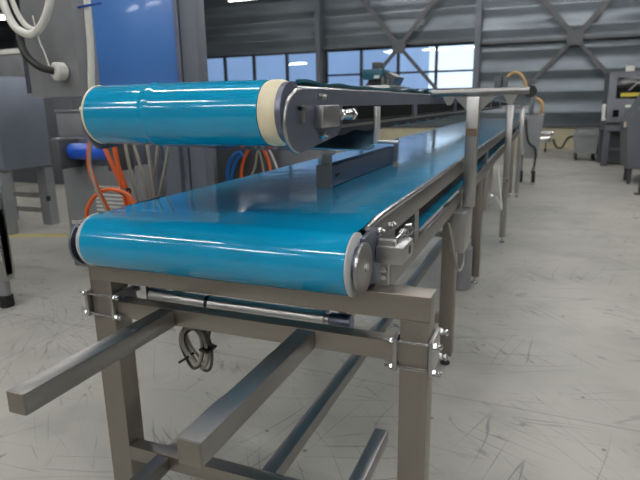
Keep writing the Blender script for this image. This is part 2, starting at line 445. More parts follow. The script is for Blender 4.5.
# front portal frame
fr = MB().box(-1.037, -.178, 1.0, 1.06, .732, .785, .002).build('cross_beam', 'steel_x', lc)
MB().box(-1.037, -.969, 1.0, 1.06, .0, .732, .002).build('leg', 'steel_z', lc)
MB().box(-.238, -.180, 1.0, 1.06, .0, .732, .002).build('leg', 'steel_z', lc)
MB().box(-.969, -.236, 1.0, 1.04, .641, .683, .002).build('stretcher', 'steel_x', lc)
MB().box(-.969, -.236, 1.0, 1.04, .228, .270, .002).build('lower_stretcher', 'steel_x', lc)
for x0, y0, y1, z1 in ((-.824, .583, 1.0, .683), (-.463, .571, 1.0, .683)):
    f = MB().box(x0, x0+.041, y0+.002, y1, z1-.042, z1, .003).build('fork_bar', 'steel_y', lc)
    MB().box(x0+.001, x0+.040, y0-.001, y0+.0022, z1-.041, z1-.001, .0005).build('end_cap', 'steel_x', f)
for x0, y0 in ((-.878, .60), (-.378, .60)):
    MB().box(x0, x0+.038, y0, .999, .229, .269, .003).build('lower_fork_bar', 'steel_y', lc)
    MB().box(x0, x0+.038, 1.041, 1.315, .229, .269, .003).build('lower_fork_bar', 'steel_y', lc)
MB().box(-.593, -.553, 1.041, 3.55, .228, .268, .003).build('tie_bar', 'steel_y', lc)
# clamps: two plates and four threaded rods about the legs
def clamp(x0, x1, zc, hh):
    c = MB().box(x0-.008, x0, .988, 1.075, zc-hh, zc+hh, .001).build('clamp', 'steel', lc)
    MB().box(x1, x1+.008, .988, 1.075, zc-hh, zc+hh, .001).build('clamp_plate', 'steel', c)
    for yy in (.993, 1.068):
        for zz in (zc-hh+.008, zc+hh-.008):
            MB().cyl((x0-.026, yy, zz), (x1+.026, yy, zz), .0032, 10).build('threaded_rod', 'steel_bright', c)
            MB().cyl((x0-.015, yy, zz), (x0-.008, yy, zz), .0070, 6, bev=.001).build('hex_nut', 'steel_bright', c)
            MB().cyl((x1+.008, yy, zz), (x1+.016, yy, zz), .0070, 6, bev=.001).build('hex_nut', 'steel_bright', c)
            MB().cyl((x1+.018, yy, zz), (x1+.025, yy, zz), .0075, 12, bev=.002).build('cap_nut', 'steel_bright', c)
clamp(-1.040, -.966, .670, .034)
clamp(-.241, -.1775, .661, .036)
# idler roller under the belt, behind the stretcher
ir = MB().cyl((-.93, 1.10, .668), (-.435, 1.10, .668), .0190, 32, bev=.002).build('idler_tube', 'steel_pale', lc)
MB().cyl((-.757, 1.10, .668), (-.749, 1.10, .668), .0205, 32).build('blue_band', 'navy', ir)
MB().cyl((-.435, 1.10, .668), (-.425, 1.10, .668), .014, 24).build('shaft', 'steel', ir)
MB().cyl((-.425, 1.10, .668), (-.372, 1.10, .668), .0185, 24, bev=.003).build('bearing_end', 'steel_dark', ir)
MB().box(-.405, -.385, 1.10, 1.16, .66, .76).build('hanger', 'steel', ir)
MB().box(-.94, -.93, 1.09, 1.16, .65, .76).build('hanger', 'steel_dark', ir)
# rear legs with levelling feet
def foot(m, x, y, h=.05):
    m.cyl((x, y, 0), (x, y, .012), .022, 20, bev=.003).cyl((x, y, .012), (x, y, h), .007, 10)
for (x, y) in ((-.340, 2.315), (-.353, 3.53), (-.94, 2.315), (-.94, 3.53), (-.35, 7.124), (-.94, 7.124)):
    l = MB().box(x-.03, x+.03, y-.03, y+.03, .05, .735, .003).build('leg', 'steel_z', lc)
    m = MB(); foot(m, x, y); m.build('levelling_foot', 'steel_bright' if y > 2.5 else 'rubber', l)
MB().box(-.909, -.371, 2.29, 2.34, .2, .24, .002).build('cross_tie', 'steel_x', lc)
MB().box(-.909, -.384, 3.50, 3.55, .3, .33, .002).build('cross_tie', 'steel_x', lc)
# ---- guide trough lying over the belt
gt = thing('guide_bar', 'dark steel guide bar lying along the middle of the lower belt', 'guide bar', (-.56, 1.5, .9145))
MB().box(-.600, -.560, 1.47, 2.25, .9150, .976, .003).build('bar', 'steel_dark', gt)
MB().box(-.603, -.557, 1.462, 1.470, .9150, .979).build('end_plate', 'steel', gt)
MB().cyl((-.557, 1.51, .95), (-.553, 1.51, .945), .008, 6).build('bolt', 'black', gt)
MB().box(-.592, -.568, 1.480, 1.500, .976, 1.008).build('hanger', 'steel', gt)

gt.location.z += .0014
# ================= upper conveyor
UY, UZ, UR = .95, 1.1360, .0610
uc = thing('belt_conveyor', 'upper narrower belt conveyor with cream roller end, above the lower belt', 'conveyor', (-.68, 1.0, .98))
bl = belt_loop(-.884, -.482, UY, YE, UZ, UR, .003, seams=(-.735,), snub=True)
for f in bl.bm.faces:
    if all(v in bl.inner for v in f.verts): f.material_index = 1
bl.build('belt', 'belt', uc).data.materials.append(M['belt_inner'])
ru = MB().lathe_x(UY, UZ, [(-.893, .01), (-.893, UR-.0045), (-.4365, UR-.0045), (-.4365, .01)]).build('front_roller', 'steel_dark', uc)
MB().lathe_x(UY, UZ, [(-.4812, .02), (-.4812, UR-.002), (-.475, UR), (-.458, UR), (-.449, UR-.003), (-.4445, UR-.008), (-.4445, .02)]).build('roller_sleeve', 'cream', ru)['label'] = 'cream plastic sleeve at the right end'
MB().lathe_x(UY, UZ, [(-.892, .02), (-.892, UR-.004), (-.889, UR+.001), (-.885, UR), (-.885, .02)]).build('roller_sleeve', 'cream', ru)
MB().lathe_x(UY+.014, UZ-.018, [(-.914, .01), (-.914, .051), (-.912, .054), (-.903, .054), (-.903, .036), (-.8935, .036), (-.8935, .01)]).build('end_disc', 'steel_dark', uc)
MB().cyl((-.922, UY-.025, UZ+.012), (-.914, UY-.025, UZ+.012), .008, 8).build('axle_bolt', 'white', uc)
# rounded end plate
pr = [(.957-.057*math.sin(math.radians(a)), 1.1185+.056*math.cos(math.radians(a))) for a in range(35, 181, 12)]
pr = [(1.20, 1.181), (.972, 1.179), (.950, 1.176)] + pr + [(.975, 1.0625), (1.165, 1.083), (1.185, 1.096), (1.20, 1.11)]
MB().prism(pr, -.436, -.428).build('end_plate', 'steel_dark', uc)
pl = [(y, z) for y, z in pr]
MB().prism([p_ for p_ in pl if p_[0] > .94], -.915, -.907).build('end_plate', 'steel_dark', uc)
# bright rim on the plate's curved edge
MB().tube([(-.4310, y_, z_) for y_, z_ in pr[1:16]], .0034, 8, smooth=False).build('plate_rim', 'steel', uc)
for xo, xi in ((-.428, -.438), (-.915, -.905)):
    MB().box(min(xo, xi), max(xo, xi), 1.2005, YE, 1.146, 1.181).build('side_rail', 'steel_dark', uc)
    MB().box(min(xo, xi), max(xo, xi), 1.185, YE, 1.098, 1.104).build('lower_lip', 'steel_y', uc)
    for yy in (1.95, 2.9, 3.9, 4.9, 5.9, 6.9):
        MB().box(min(xo, xi)+.001, max(xo, xi)-.001, yy, yy+.05, 1.104, 1.146).build('rail_bracket', 'steel_dark', uc)
    MB().tube([((xo+xi)/2, .96, 1.181), ((xo+xi)/2, YE, 1.181)], .0035, 8, smooth=False).build('top_edge', 'steel_bright', uc)
MB().box(-.88, -.48, 1.04, YE-.05, 1.170, 1.1905).build('slider_bed', 'dark', uc)
MB().box(-.492, -.487, 1.10, YE-.05, 1.082, 1.170).build('shade_panel', 'inner_shade', uc)  # added black sheet again, painting the upper conveyor's inner shadow
MB().box(-.905, -.438, 1.3, 1.34, 1.112, 1.150).build('cross_member', 'dark', uc)
for yy in (2.2, 3.2, 4.2, 5.2, 6.2):
    MB().box(-.905, -.493, yy, yy+.04, 1.112, 1.150).build('cross_member', 'dark', uc)
ub = MB().box(-.4285, -.409, 1.035, 1.132, 1.104, 1.149, .003).build('tension_block', 'steel', uc)
MB().cyl((-.417, 1.132, 1.128), (-.417, 1.25, 1.128), .0065, 16).build('threaded_rod', 'steel_bright', ub)
for y0_, y1_, r_ in ((1.145, 1.160, .0125), (1.165, 1.215, .0110), (1.220, 1.236, .0145)):
    MB().cyl((-.417, y0_, 1.128), (-.417, y1_, 1.128), r_, 6 if r_ > .011 else 20, bev=.002).build('hex_nut', 'steel_bright', ub)
for (y_, z_) in ((1.055, 1.166), (1.060, 1.088)):
    MB().cyl((-.430, y_, z_), (-.414, y_, z_), .0075, 6, bev=.001).cyl((-.414, y_, z_), (-.408, y_, z_), .004, 10).build('hex_bolt', 'steel_bright', uc)
MB().box(-.4295, -.420, .955, .968, 1.118, 1.150).build('stop_lug', 'steel', uc)
MB().box(-.4295, -.415, .955, .985, 1.140, 1.147).build('stop_lug', 'steel', uc)
# white tag dashes engraved beside the block
m = MB()
for k in range(6): m.box(-.4298, -.4288, 1.000, 1.004, 1.108+k*.0065, 1.112+k*.0065)
m.build('punched_marks', 'white', uc)
# wavy teal edge of the profiled belt riding on top
m = MB(); bm = m.bm; rows = []
for k in range(161):
    y = 1.05+(4.2-1.05)*k/160
    z = 1.188+.0062*(1+math.sin(y*26+1.2*math.sin(y*5)))*(.6+.4*math.sin(y*3.1))
    rows.append([bm.verts.new((x, y, zz)) for x, zz in ((-.455, z), (-.455, z+.006), (-.475, z+.006), (-.475, z))])
for a, b_ in zip(rows, rows[1:]):
    for k in range(4): bm.faces.new((a[k], a[(k+1) % 4], b_[(k+1) % 4], b_[k]))
bm.faces.new(rows[0]); bm.faces.new(rows[-1])
m.build('wavy_belt_edge', 'teal', uc)
m = MB(); bm = m.bm; rows = []
for k in range(121):
    y = 1.215+(4.2-1.215)*k/120
    z = 1.078+.0045*math.sin(y*31+math.sin(y*6))
    rows.append([bm.verts.new(q) for q in ((-.4785, y, z), (-.4785, y, 1.108), (-.4855, y, 1.108), (-.4855, y, z))])
for a, b_ in zip(rows, rows[1:]):
    for k in range(4): bm.faces.new((a[k], a[(k+1) % 4], b_[(k+1) % 4], b_[k]))
bm.faces.new(rows[0]); bm.faces.new(rows[-1])
m.build('wavy_skirt', 'dark', uc)
# crank arm hanging on the side
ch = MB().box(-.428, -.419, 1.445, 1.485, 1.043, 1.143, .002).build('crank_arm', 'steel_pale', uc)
MB().cyl((-.419, 1.455, 1.050), (-.362, 1.455, 1.049), .0055, 14, bev=.001).build('handle', 'steel_pale', ch)  # pale colour stands in for the lamp reflection on the handle
MB().box(-.372, -.364, 1.449, 1.461, .99, 1.047).build('drop_pin', 'steel_dark', ch)
MB().cyl((-.368, 1.455, .984), (-.368, 1.455, .996), .009, 12).build('pin_knob', 'steel_bright', ch)

# posts carrying the upper conveyor
def post(x, y, z0, z1, w, label, g=None):
    t = thing('support_post', label, 'post', (x, y, z0))
    MB().box(x-w/2, x+w/2, y-w/2, y+w/2, z0, z1, .003).build('tube', 'steel', t)
    MB().prism([(x-w/2-.05, z1), (x-w/2, z1-.055), (x-w/2, z1)], y-.004, y+.004, 'y').build('gusset', 'steel', t)
    MB().prism([(x+w/2+.06, z1), (x+w/2, z1), (x+w/2, z1-.055)], y-.004, y+.004, 'y').build('gusset', 'steel', t)
    return t
p = post(-.265, 2.27, .7365, 1.17, .047, 'nearest tall square steel post rising from the grey box beside the belt')
MB().box(-.287, -.245, 2.245, 2.2462, 1.02, 1.05).build('rust_stain', 'rust', p)
p = post(-.262, 4.70, .05, 1.12, .05, 'second square steel post on its own foot behind the first one')
m = MB(); foot(m, -.262, 4.70); m.build('levelling_foot', 'steel_bright', p)
MB().box(-.285, -.24, 4.66, 4.675, .52, .54).build('hinge', 'steel_bright', p)
p = post(-.262, 7.12, .05, 1.10, .05, 'third steel post farther along the conveyor line')
m = MB(); foot(m, -.262, 7.12); m.build('levelling_foot', 'steel_bright', p)
# junction box under the first post
jb = thing('junction_box', 'tall grey steel box under the conveyor rail just below the nearest post', 'electrical box', (-.326, 2.5, 0))
MB().box(-.308, -.256, 2.12, 2.33, .575, .7355, .004).build('body', 'steel', jb)
MB().box(-.345, -.308, 2.345, 2.365, .60, .66).build('mount', 'steel', jb)
for z_ in (.42, .55):
    MB().cyl((-.256, 2.30, z_+.18), (-.248, 2.30, z_+.18), .006, 10).build('latch', 'steel_bright', jb)
jb2 = thing('junction_box', 'smaller steel box hanging under the rail behind the nearest post', 'electrical box', (-.33, 3.9, .5))
MB().box(-.40, -.31, 3.72, 4.0, .45, .734, .004).build('body', 'steel', jb2)
MB().cyl((-.31, 3.9, .52), (-.29, 3.9, .52), .012, 10).build('gland', 'steel_bright', jb2)
# loops of grey cable at the side
tag(MB().tube([(-.292, 1.93, .735), (-.285, 1.94, .70), (-.275, 1.97, .62), (-.270, 2.02, .55), (-.268, 2.10, .51), (-.266, 2.18, .51), (-.270, 2.22, .545), (-.274, 2.225, .578)], .0050, 8).build('cable', 'grey_cable', origin=(-.29, 2.1, .6)), 'thin grey cable looping from the rail edge to the grey box', 'cable')
tag(MB().cyl((-.43, 3.42, 0), (-.43, 3.42, .27), .070, 28, bev=.006).build('drum', 'steel_far', origin=(-.43, 3.42, 0)), 'grey round drum on the floor beneath the tall grey box', 'drum')
tag(MB().tube([(-.275, 3.9, .52), (-.25, 3.93, .45), (-.24, 4.0, .41), (-.25, 4.1, .44), (-.27, 4.2, .52), (-.30, 4.25, .70)], .006, 8).build('cable', 'white', origin=(-.25, 4, .5)), 'short white cable loop sticking out behind the nearest post', 'cable')

# cross tube and rails on the top frame
tf = thing('top_frame', 'round steel tube frame resting on the posts at the top of the line', 'frame', (-.4, 3.6, 1.17))
MB().cyl((-.426, 2.27, 1.185), (-.063, 2.27, 1.190), .0135, 20, bev=.002).build('cross_tube', 'steel_y', tf)
MB().bar((-.40, 2.27, 1.1765), (-.40, 3.2, 1.1765), .03, .006).build('rail', 'steel_y', tf)
MB().bar((-.265, 2.30, 1.180), (-.262, 7.15, 1.108), .04, .014).build('rail', 'steel_y', tf)
for x_ in (-.36, -.13):
    MB().prism([(x_-.025, 1.176), (x_+.025, 1.176), (x_+.008, 1.14), (x_-.008, 1.14)], 2.265, 2.275, 'y').build('hook_bracket', 'steel', tf)

# machinery standing on the far part of the upper conveyor
eq = thing('metering_unit', 'small unit with teal front box standing on the upper conveyor', 'machine', (-.9, 3.1, 1.185))
MB().box(-1.10, -.80, 3.0, 3.5, 1.186, 1.235, .004).build('base', 'steel', eq)
MB().box(-.97, -.86, 3.05, 3.25, 1.27, 1.325, .006).build('display_box', 'teal', eq)
MB().box(-.93, -.88, 3.1, 3.2, 1.325, 1.365, .006).build('top_box', 'brace', eq)
MB().box(-.95, -.88, 3.10, 3.2, 1.235, 1.27).build('stem', 'brace', eq)
MB().box(-.86, -.80, 3.1, 3.3, 1.235, 1.30, rot=('Y', .5)).build('bracket', 'brace', eq)
MB().box(-.90, -.87, 3.045, 3.05, 1.275, 1.29).build('sticker', 'white', eq)
MB().cyl((-.84, 3.02, 1.235), (-.84, 3.02, 1.285), .015, 12).build('bolt_post', 'steel_bright', eq)
MB().cyl((-.81, 3.02, 1.235), (-.81, 3.02, 1.27), .012, 12).build('bolt_post', 'steel_bright', eq)
e2 = thing('roller_guide', 'low pale steel guide lying on the upper conveyor left of the metering unit', 'guide', (-1.1, 3.0, 1.185))
MB().box(-1.42, -1.115, 3.0, 3.12, 1.186, 1.225, .006).build('bar', 'steel', e2)
MB().box(-1.25, -1.22, 3.02, 3.05, 1.225, 1.25).build('stud', 'brace', e2)
MB().box(-1.40, -1.115, 3.02, 3.10, 1.1805, 1.186).build('mounting_plate', 'steel', e2)
eq.location.z += .0125; e2.location.z += .016
mo = thing('drive_motor', 'small dark motor with brown cable on top of the far end of the line', 'motor', (-.5, 6.6, 1.18))
MB().box(-.56, -.48, 6.6, 6.75, 1.24, 1.40, .006).build('motor_body', 'brace', mo)
MB().box(-.47, -.42, 6.6, 6.75, 1.24, 1.40, .006).build('terminal_box', 'brace', mo)
MB().box(-.62, -.36, 6.58, 6.78, 1.18, 1.24, .004).build('base_plate', 'steel_dark', mo)
MB().cyl((-.52, 6.67, 1.40), (-.52, 6.67, 1.47), .005, 8).build('stud', 'brace', mo)
MB().tube([(-.44, 6.65, 1.38), (-.38, 6.65, 1.44), (-.30, 6.65, 1.43), (-.24, 6.65, 1.35), (-.22, 6.65, 1.27)], .014, 8).build('cable', 'cableyellow', mo)
mo.location.z += .017
# hopper box with hose and wheels at the end of the line
hb = thing('wheeled_steel_tank', 'steel tank on black castors with ochre hose at the far end of the conveyor line', 'tank', (-.17, 8.6, 0))
MB().prism([(-.30, .95), (-.02, .97), (-.06, .36), (-.24, .36)], 8.4, 8.8, 'y').build('tank_body', 'steel_far', hb)
MB().cyl((-.22, 8.36, 1.29), (-.22, 8.40, 1.29), .085, 28, bev=.012).build('hand_wheel', 'black', hb)
MB().tube([(-.17, 8.45, 1.20), (-.08, 8.45, 1.15), (-.05, 8.45, 1.06), (-.08, 8.5, .97)], .022, 8).build('hose', 'cableyellow', hb)
MB().tube([(-.16, 8.4, 1.22), (-.19, 8.42, 1.10), (-.19, 8.5, .96)], .03, 8).build('neck', 'steel_far', hb)
for x_ in (-.27, -.10):
    l = MB().box(x_-.015, x_+.015, 8.5, 8.53, .10, .40).build('leg', 'steel_far', hb)
    MB().cyl((x_-.025, 8.5, .085), (x_+.025, 8.5, .085), .085, 20).build('castor', 'rubber', l)
MB().tube([(-.25, 8.38, .9), (-.20, 8.36, .6), (-.10, 8.36, .5), (-.09, 8.38, .3), (-.13, 8.4, .15)], .012, 8).build('cable', 'black', hb)

# ================= cables between the two belts on the left
def cab(pts, r, mat, label, group=None):
    o = MB().tube(pts, r, 10).build('cable', mat, origin=pts[0]); return tag(o, label, 'cable', group)
cab([(-1.150, 1.22, 1.12), (-1.190, 1.22, 1.075), (-1.212, 1.22, 1.0), (-1.196, 1.22, .934), (-1.161, 1.22, .862), (-1.13, 1.22, .79)], .0068, 'orange', 'leftmost orange cable dropping from the upper roller end')
cab([(-1.26, 1.235, .78), (-1.26, 1.235, .839), (-1.242, 1.235, .876), (-1.203, 1.235, .908), (-1.157, 1.235, .921), (-1.104, 1.235, .912), (-1.078, 1.235, .887), (-1.067, 1.235, .862), (-1.06, 1.235, .79)], .0062, 'orange', 'orange cable curling in a wide arc beside the lower roller')
cab([(-1.238, 1.30, 1.12), (-1.228, 1.30, 1.049), (-1.205, 1.30, .992), (-1.178, 1.30, .933), (-1.165, 1.30, .879), (-1.16, 1.30, .79)], .0066, 'orange', 'middle orange cable slanting down to the dark tie')
cab([(-1.186, 1.30, 1.12), (-1.186, 1.30, 1.049), (-1.18, 1.30, .984), (-1.161, 1.30, .924), (-1.148, 1.30, .87), (-1.143, 1.30, .79)], .0070, 'orange', 'right orange cable running down beside the grey cables')
cab([(-1.138, 1.205, 1.12), (-1.176, 1.205, 1.072), (-1.197, 1.208, .99), (-1.180, 1.206, .92), (-1.148, 1.205, .85), (-1.118, 1.205, .79)], .0036, 'grey_cable', 'thin pale cable running along the leftmost orange cable')
tag(MB().lathe_x(1.3, .905, [(-1.176, .009), (-1.176, .012), (-1.150, .012), (-1.150, .009)], 20).build('cable_tie', 'navy', origin=(-1.16, 1.3, .9)), 'dark blue tie wrapped about the orange cables', 'cable tie')
for pts, l_ in (
    ([(-1.18, 1.34, 1.11), (-1.18, 1.34, 1.047), (-1.17, 1.34, .96), (-1.153, 1.34, .863), (-1.15, 1.34, .78)], 'leftmost pale grey cable in the bundle under the upper roller'),
    ([(-1.16, 1.35, 1.11), (-1.157, 1.35, 1.047), (-1.135, 1.35, .96), (-1.128, 1.35, .864), (-1.128, 1.35, .78)], 'second pale grey cable in the bundle, just right of the leftmost'),
    ([(-1.13, 1.365, 1.11), (-1.120, 1.365, 1.047), (-1.112, 1.365, .96), (-1.108, 1.365, .865), (-1.108, 1.365, .78)], 'third grey cable, middle one of the bundle under the upper roller'),
    ([(-1.08, 1.38, 1.11), (-1.087, 1.38, 1.048), (-1.11, 1.38, .96), (-1.133, 1.38, .873), (-1.14, 1.38, .78)], 'fourth grey cable, leaning left at its foot under the upper roller'),
    ([(-1.045, 1.395, 1.11), (-1.057, 1.395, 1.048), (-1.085, 1.395, .96), (-1.113, 1.395, .874), (-1.12, 1.395, .78)], 'rightmost thin grey cable slanting under the upper roller')):
    cab(pts, .0052, 'grey_cable', l_)
MB().box(-1.285, -.967, 1.19, 1.42, .745, .757).build('cable_shelf', 'steel', lc)

# coil of cable hanging beneath the stretcher
cc = thing('cable_coil', 'coil of thin grey cable hanging beneath the stretcher', 'cable coil', (-.80, 1.09, .63))
def ringpts(cx, cz, rx, rz, y, tilt, n=16):
    return [(cx+rx*math.cos(2*PI*k/n)*math.cos(tilt)-rz*math.sin(2*PI*k/n)*math.sin(tilt), y+.008*math.sin(2*PI*k/n*2), cz+rx*math.cos(2*PI*k/n)*math.sin(tilt)+rz*math.sin(2*PI*k/n)) for k in range(n)]
for k, (cx, cz, rx, rz, t_, mt) in enumerate(((-.808, .545, .030, .050, .15, 'grey_cable'), (-.800, .540, .033, .055, .3, 'grey_cable'), (-.815, .538, .035, .060, -.05, 'dark_cable'), (-.797, .530, .040, .056, .35, 'dark_cable'), (-.802, .548, .028, .052, .25, 'grey_cable'), (-.806, .535, .036, .058, .1, 'grey_cable'))):
    MB().tube(ringpts(cx, cz, rx, rz, 1.09+k*.005, t_), .0042, 8, closed=True).build('cable_loop', mt, cc)
MB().tube([(-.765, 1.125, .640), (-.755, 1.10, .60), (-.768, 1.10, .55)], .0035, 8).build('cable_lead', 'dark_cable', cc)
MB().tube([(-.83, 1.125, .640), (-.80, 1.10, .62), (-.775, 1.10, .60), (-.765, 1.10, .56)], .0045, 8).build('cable_lead', 'dark_cable', cc)
for (x_, z_, r_) in ((-.835, .505, .6), (-.766, .543, -.2)):
    MB().box(x_-.013, x_+.013, 1.078, 1.122, z_-.003, z_+.003, rot=('Y', -r_)).build('cable_tie', 'black', cc)
# tied cable tails behind the stretcher
tag(MB().tube([(-.905, 1.12, .735), (-.88, 1.12, .70), (-.865, 1.12, .68), (-.86, 1.12, .64), (-.845, 1.12, .615)], .008, 8).tube([(-.89, 1.12, .735), (-.86, 1.125, .69), (-.84, 1.125, .64), (-.83, 1.12, .61)], .008, 8).build('cable_bundle', 'grey_cable', origin=(-.88, 1.12, .7)), 'short pale cable ends tucked between cross beam and stretcher', 'cable')
tag(MB().tube([(-1.025, .985, .790), (-1.0, .985, .786), (-.96, .985, .793)], .005, 8).cyl((-1.035, .985, .788), (-1.022, .985, .792), .008, 8).build('cable_tie', 'blue_tie', origin=(-1.0, .985, .79)), 'bright blue tie under the left end of the lower roller', 'cable tie')

# ================= left background
# big slanted machine at the left edge
lm = thing('steel_machine', 'large bluish steel machine on open legs at the left edge', 'machine', (-4.0, 3.0, 0))
MB().box(-5.60, -4.60, 3.60, 4.15, .60, 1.45, .02).build('body', 'steel_blue', lm)
for x_, y_ in ((-4.66, 4.09), (-5.24, 4.09), (-4.66, 3.60), (-5.24, 3.60)):
    MB().box(x_-.06, x_+.06, y_-.05, y_+.05, 0, .58).build('leg', 'steel_far', lm)
for z_ in (.12, .27):
    MB().box(-5.2, -4.7, 3.60, 3.64, z_, z_+.05).build('shelf_rail', 'steel', lm)
    MB().box(-5.2, -4.7, 4.05, 4.09, z_, z_+.05).build('shelf_rail', 'steel', lm)
MB().box(-4.61, -4.595, 4.02, 4.06, .25, .30).build('latch', 'black', lm)
ln = thing('steel_cabinet', 'near grey steel cabinet with black rubber foot at the left edge', 'cabinet', (-3.2, 2.2, 0))
MB().box(-4.0, -2.87, 2.15, 2.20, .20, .60, .004).build('apron', 'steel_far', ln)
MB().box(-3.05, -2.87, 2.14, 2.21, .17, .70, .004).build('corner_post', 'steel', ln)
l = MB().cyl((-2.925, 2.17, .07), (-2.925, 2.17, .20), .032, 20).build('leg', 'steel_far', ln)
MB().cyl((-2.925, 2.17, 0), (-2.925, 2.17, .075), .040, 20, bev=.005).build('rubber_foot', 'rubber', l)

bk = thing('tall_cabinet', 'tall pale cabinet with blue lower doors behind the bluish machine', 'cabinet', (-7, 6, 0))
MB().box(-8.2, -6.55, 6.4, 6.9, 1.42, 1.98, .01).build('upper_door', 'steel_far', bk)
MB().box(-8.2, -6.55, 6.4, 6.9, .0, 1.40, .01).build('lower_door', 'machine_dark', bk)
MB().box(-8.25, -6.5, 6.38, 6.9, 1.98, 2.05).build('top', 'white', bk)
# electrical cabinet hanging in the upper left with hose loop
ec = thing('control_cabinet', 'hanging grey steel control cabinet with cable gland in the upper left', 'cabinet', (-1.75, 1.8, 1.2))
c = MB(); A = Vector((-2.13, 1.86)); B = Vector((-1.765, 1.78))
dx = (B-A).normalized(); nx = Vector((-dx.y, dx.x))
pts = [A, B, B+nx*.09, A+nx*.09]
c.prism([(p_.x, p_.y) for p_ in pts], 1.20, 1.85, 'z').build('body', 'steel_far', ec)
cw = MB(); pts = [A-dx*.04, A-dx*.004, A-dx*.004+nx*.09, A-dx*.04+nx*.09]
cw.prism([(p_.x, p_.y) for p_ in pts], 1.22, 1.85, 'z').build('door', 'steel_dark', ec)
P = A+dx*.275
MB().box(-1.98, -1.92, 1.84, 1.88, 1.85, ZC).build('support_arm', 'column', ec)
g1 = Vector((P.x, P.y, 1.300)); nn = Vector((-nx.x, -nx.y, 0))
MB().cyl(g1, g1+nn*.05, .036, 24, bev=.008).build('cable_gland', 'white', ec)
MB().tube([g1+nn*.045, g1+nn*.08+Vector((-.04, 0, .02)), g1+nn*.07+Vector((-.10, -.02, .08)), g1+nn*.05+Vector((-.13, -.03, .18)), g1+nn*.05+Vector((-.12, -.03, .30)), g1+nn*.05+Vector((-.10, -.03, .5))], .015, 10).build('black_hose', 'black', ec)
MB().tube([g1+nn*.05+Vector((-.02, 0, .02)), g1+nn*.04+Vector((-.05, 0, .08)), g1+nn*.03+Vector((-.08, 0, .12)), g1+nn*.03+Vector((-.10, 0, .22))], .003, 6).build('wire', 'white', ec)
tag(MB().tube([(-1.85, 1.5, ZC), (-1.85, 1.5, 3), (-1.84, 1.5, 1.8), (-1.83, 1.5, 1.66), (-1.80, 1.5, 1.53), (-1.765, 1.5, 1.445), (-1.71, 1.5, 1.408), (-1.66, 1.5, 1.41), (-1.61, 1.5, 1.45), (-1.575, 1.5, 1.51), (-1.54, 1.5, 1.60), (-1.52, 1.5, 1.8), (-1.52, 1.5, 3), (-1.52, 1.5, ZC)], .0135, 12).tube([(-1.80, 1.52, 1.66), (-1.78, 1.52, 1.54), (-1.745, 1.52, 1.46), (-1.70, 1.52, 1.425), (-1.65, 1.52, 1.43), (-1.61, 1.52, 1.48), (-1.57, 1.52, 1.58)], .009, 10).build('hose_loop', 'white', origin=(-1.7, 1.55, 1.35)), 'thick white hose hanging in a loop before the control cabinet', 'hose')
wp = thing('standpipe', 'white pipe with blue tie running down between control cabinet and grey post', 'pipe', (-1.72, 1.8, 1.13))
MB().tube([(-1.735, 1.8, 1.13), (-1.728, 1.8, 1.24), (-1.706, 1.8, 1.45), (-1.700, 1.8, 1.9), (-1.70, 1.8, 3), (-1.70, 1.8, ZC)], .0135, 12).build('pipe', 'white', wp)
MB().tube([(-1.73, 1.78, 1.535), (-1.68, 1.775, 1.537), (-1.655, 1.78, 1.54), (-1.62, 1.79, 1.545)], .005, 8).build('blue_tie', 'blue_tie', wp)
gp_ = thing('steel_post', 'grey upright post between white pipe and blue panel', 'post', (-3.28, 3.7, 0))
MB().box(-3.37, -3.22, 3.64, 3.76, 0, 3.0, .004).build('post', 'steel_far', gp_)
MB().box(-3.42, -3.17, 3.60, 3.80, 0, .01).build('base_plate', 'steel_far', gp_)
# blue panel machine with steel posts
bp = thing('blue_enclosure', 'tall blue enclosure panel framed by grey steel posts', 'enclosure', (-2.4, 3.0, 0))
MB().box(-2.85, -2.13, 3.0, 3.05, 1.10, 2.1, .004).build('panel', 'blue_panel', bp)
MB().box(-2.13, -1.99, 2.97, 3.07, 0, 2.1, .004).build('frame_post', 'column', bp)
MB().box(-2.135, -2.105, 2.955, 2.97, 0, 2.1).build('edge_strip', 'steel_dark', bp)
MB().box(-2.42, -2.38, 2.98, 3.05, 0, 1.10).build('frame_post', 'steel_dark', bp)
MB().box(-2.85, -2.42, 3.52, 3.55, .0, 1.10).build('lower_panel', 'steel_far', bp)
MB().box(-2.32, -2.2, 2.99, 3.03, 0, 1.10).build('blue_post', 'column', bp)
# small conveyor end with blue roller
sc_ = thing('small_conveyor', 'small conveyor end with bright blue roller on a steel cabinet', 'conveyor', (-3.0, 2.85, 0))
MB().box(-3.30, -2.60, 2.98, 3.5, .76, .95, .01).build('housing', 'steel_dark', sc_)
MB().box(-3.12, -3.03, 2.80, 2.98, .75, .95, .006).build('side_plate', 'brace', sc_)
MB().box(-2.63, -2.56, 2.80, 2.98, .75, .95, .006).build('side_plate', 'brace', sc_)
MB().cyl((-3.03, 2.90, .865), (-2.63, 2.90, .865), .056, 32, bev=.018).build('roller', 'blue_roll', sc_)
MB().box(-3.22, -2.56, 2.98, 3.3, 0, .76, .006).build('cabinet', 'steel_far', sc_)
m = MB()
for k in range(7): m.box(-2.93, -2.62, 2.972, 2.98, .44+k*.028, .452+k*.028)
m.build('louvre', 'white', sc_)
MB().box(-3.40, -2.70, 3.15, 3.5, .95, 1.13, .01).build('hood', 'steel_far', sc_)
MB().box(-3.40, -2.70, 3.14, 3.5, 1.13, 1.145).build('hood_top', 'steel_far', sc_)
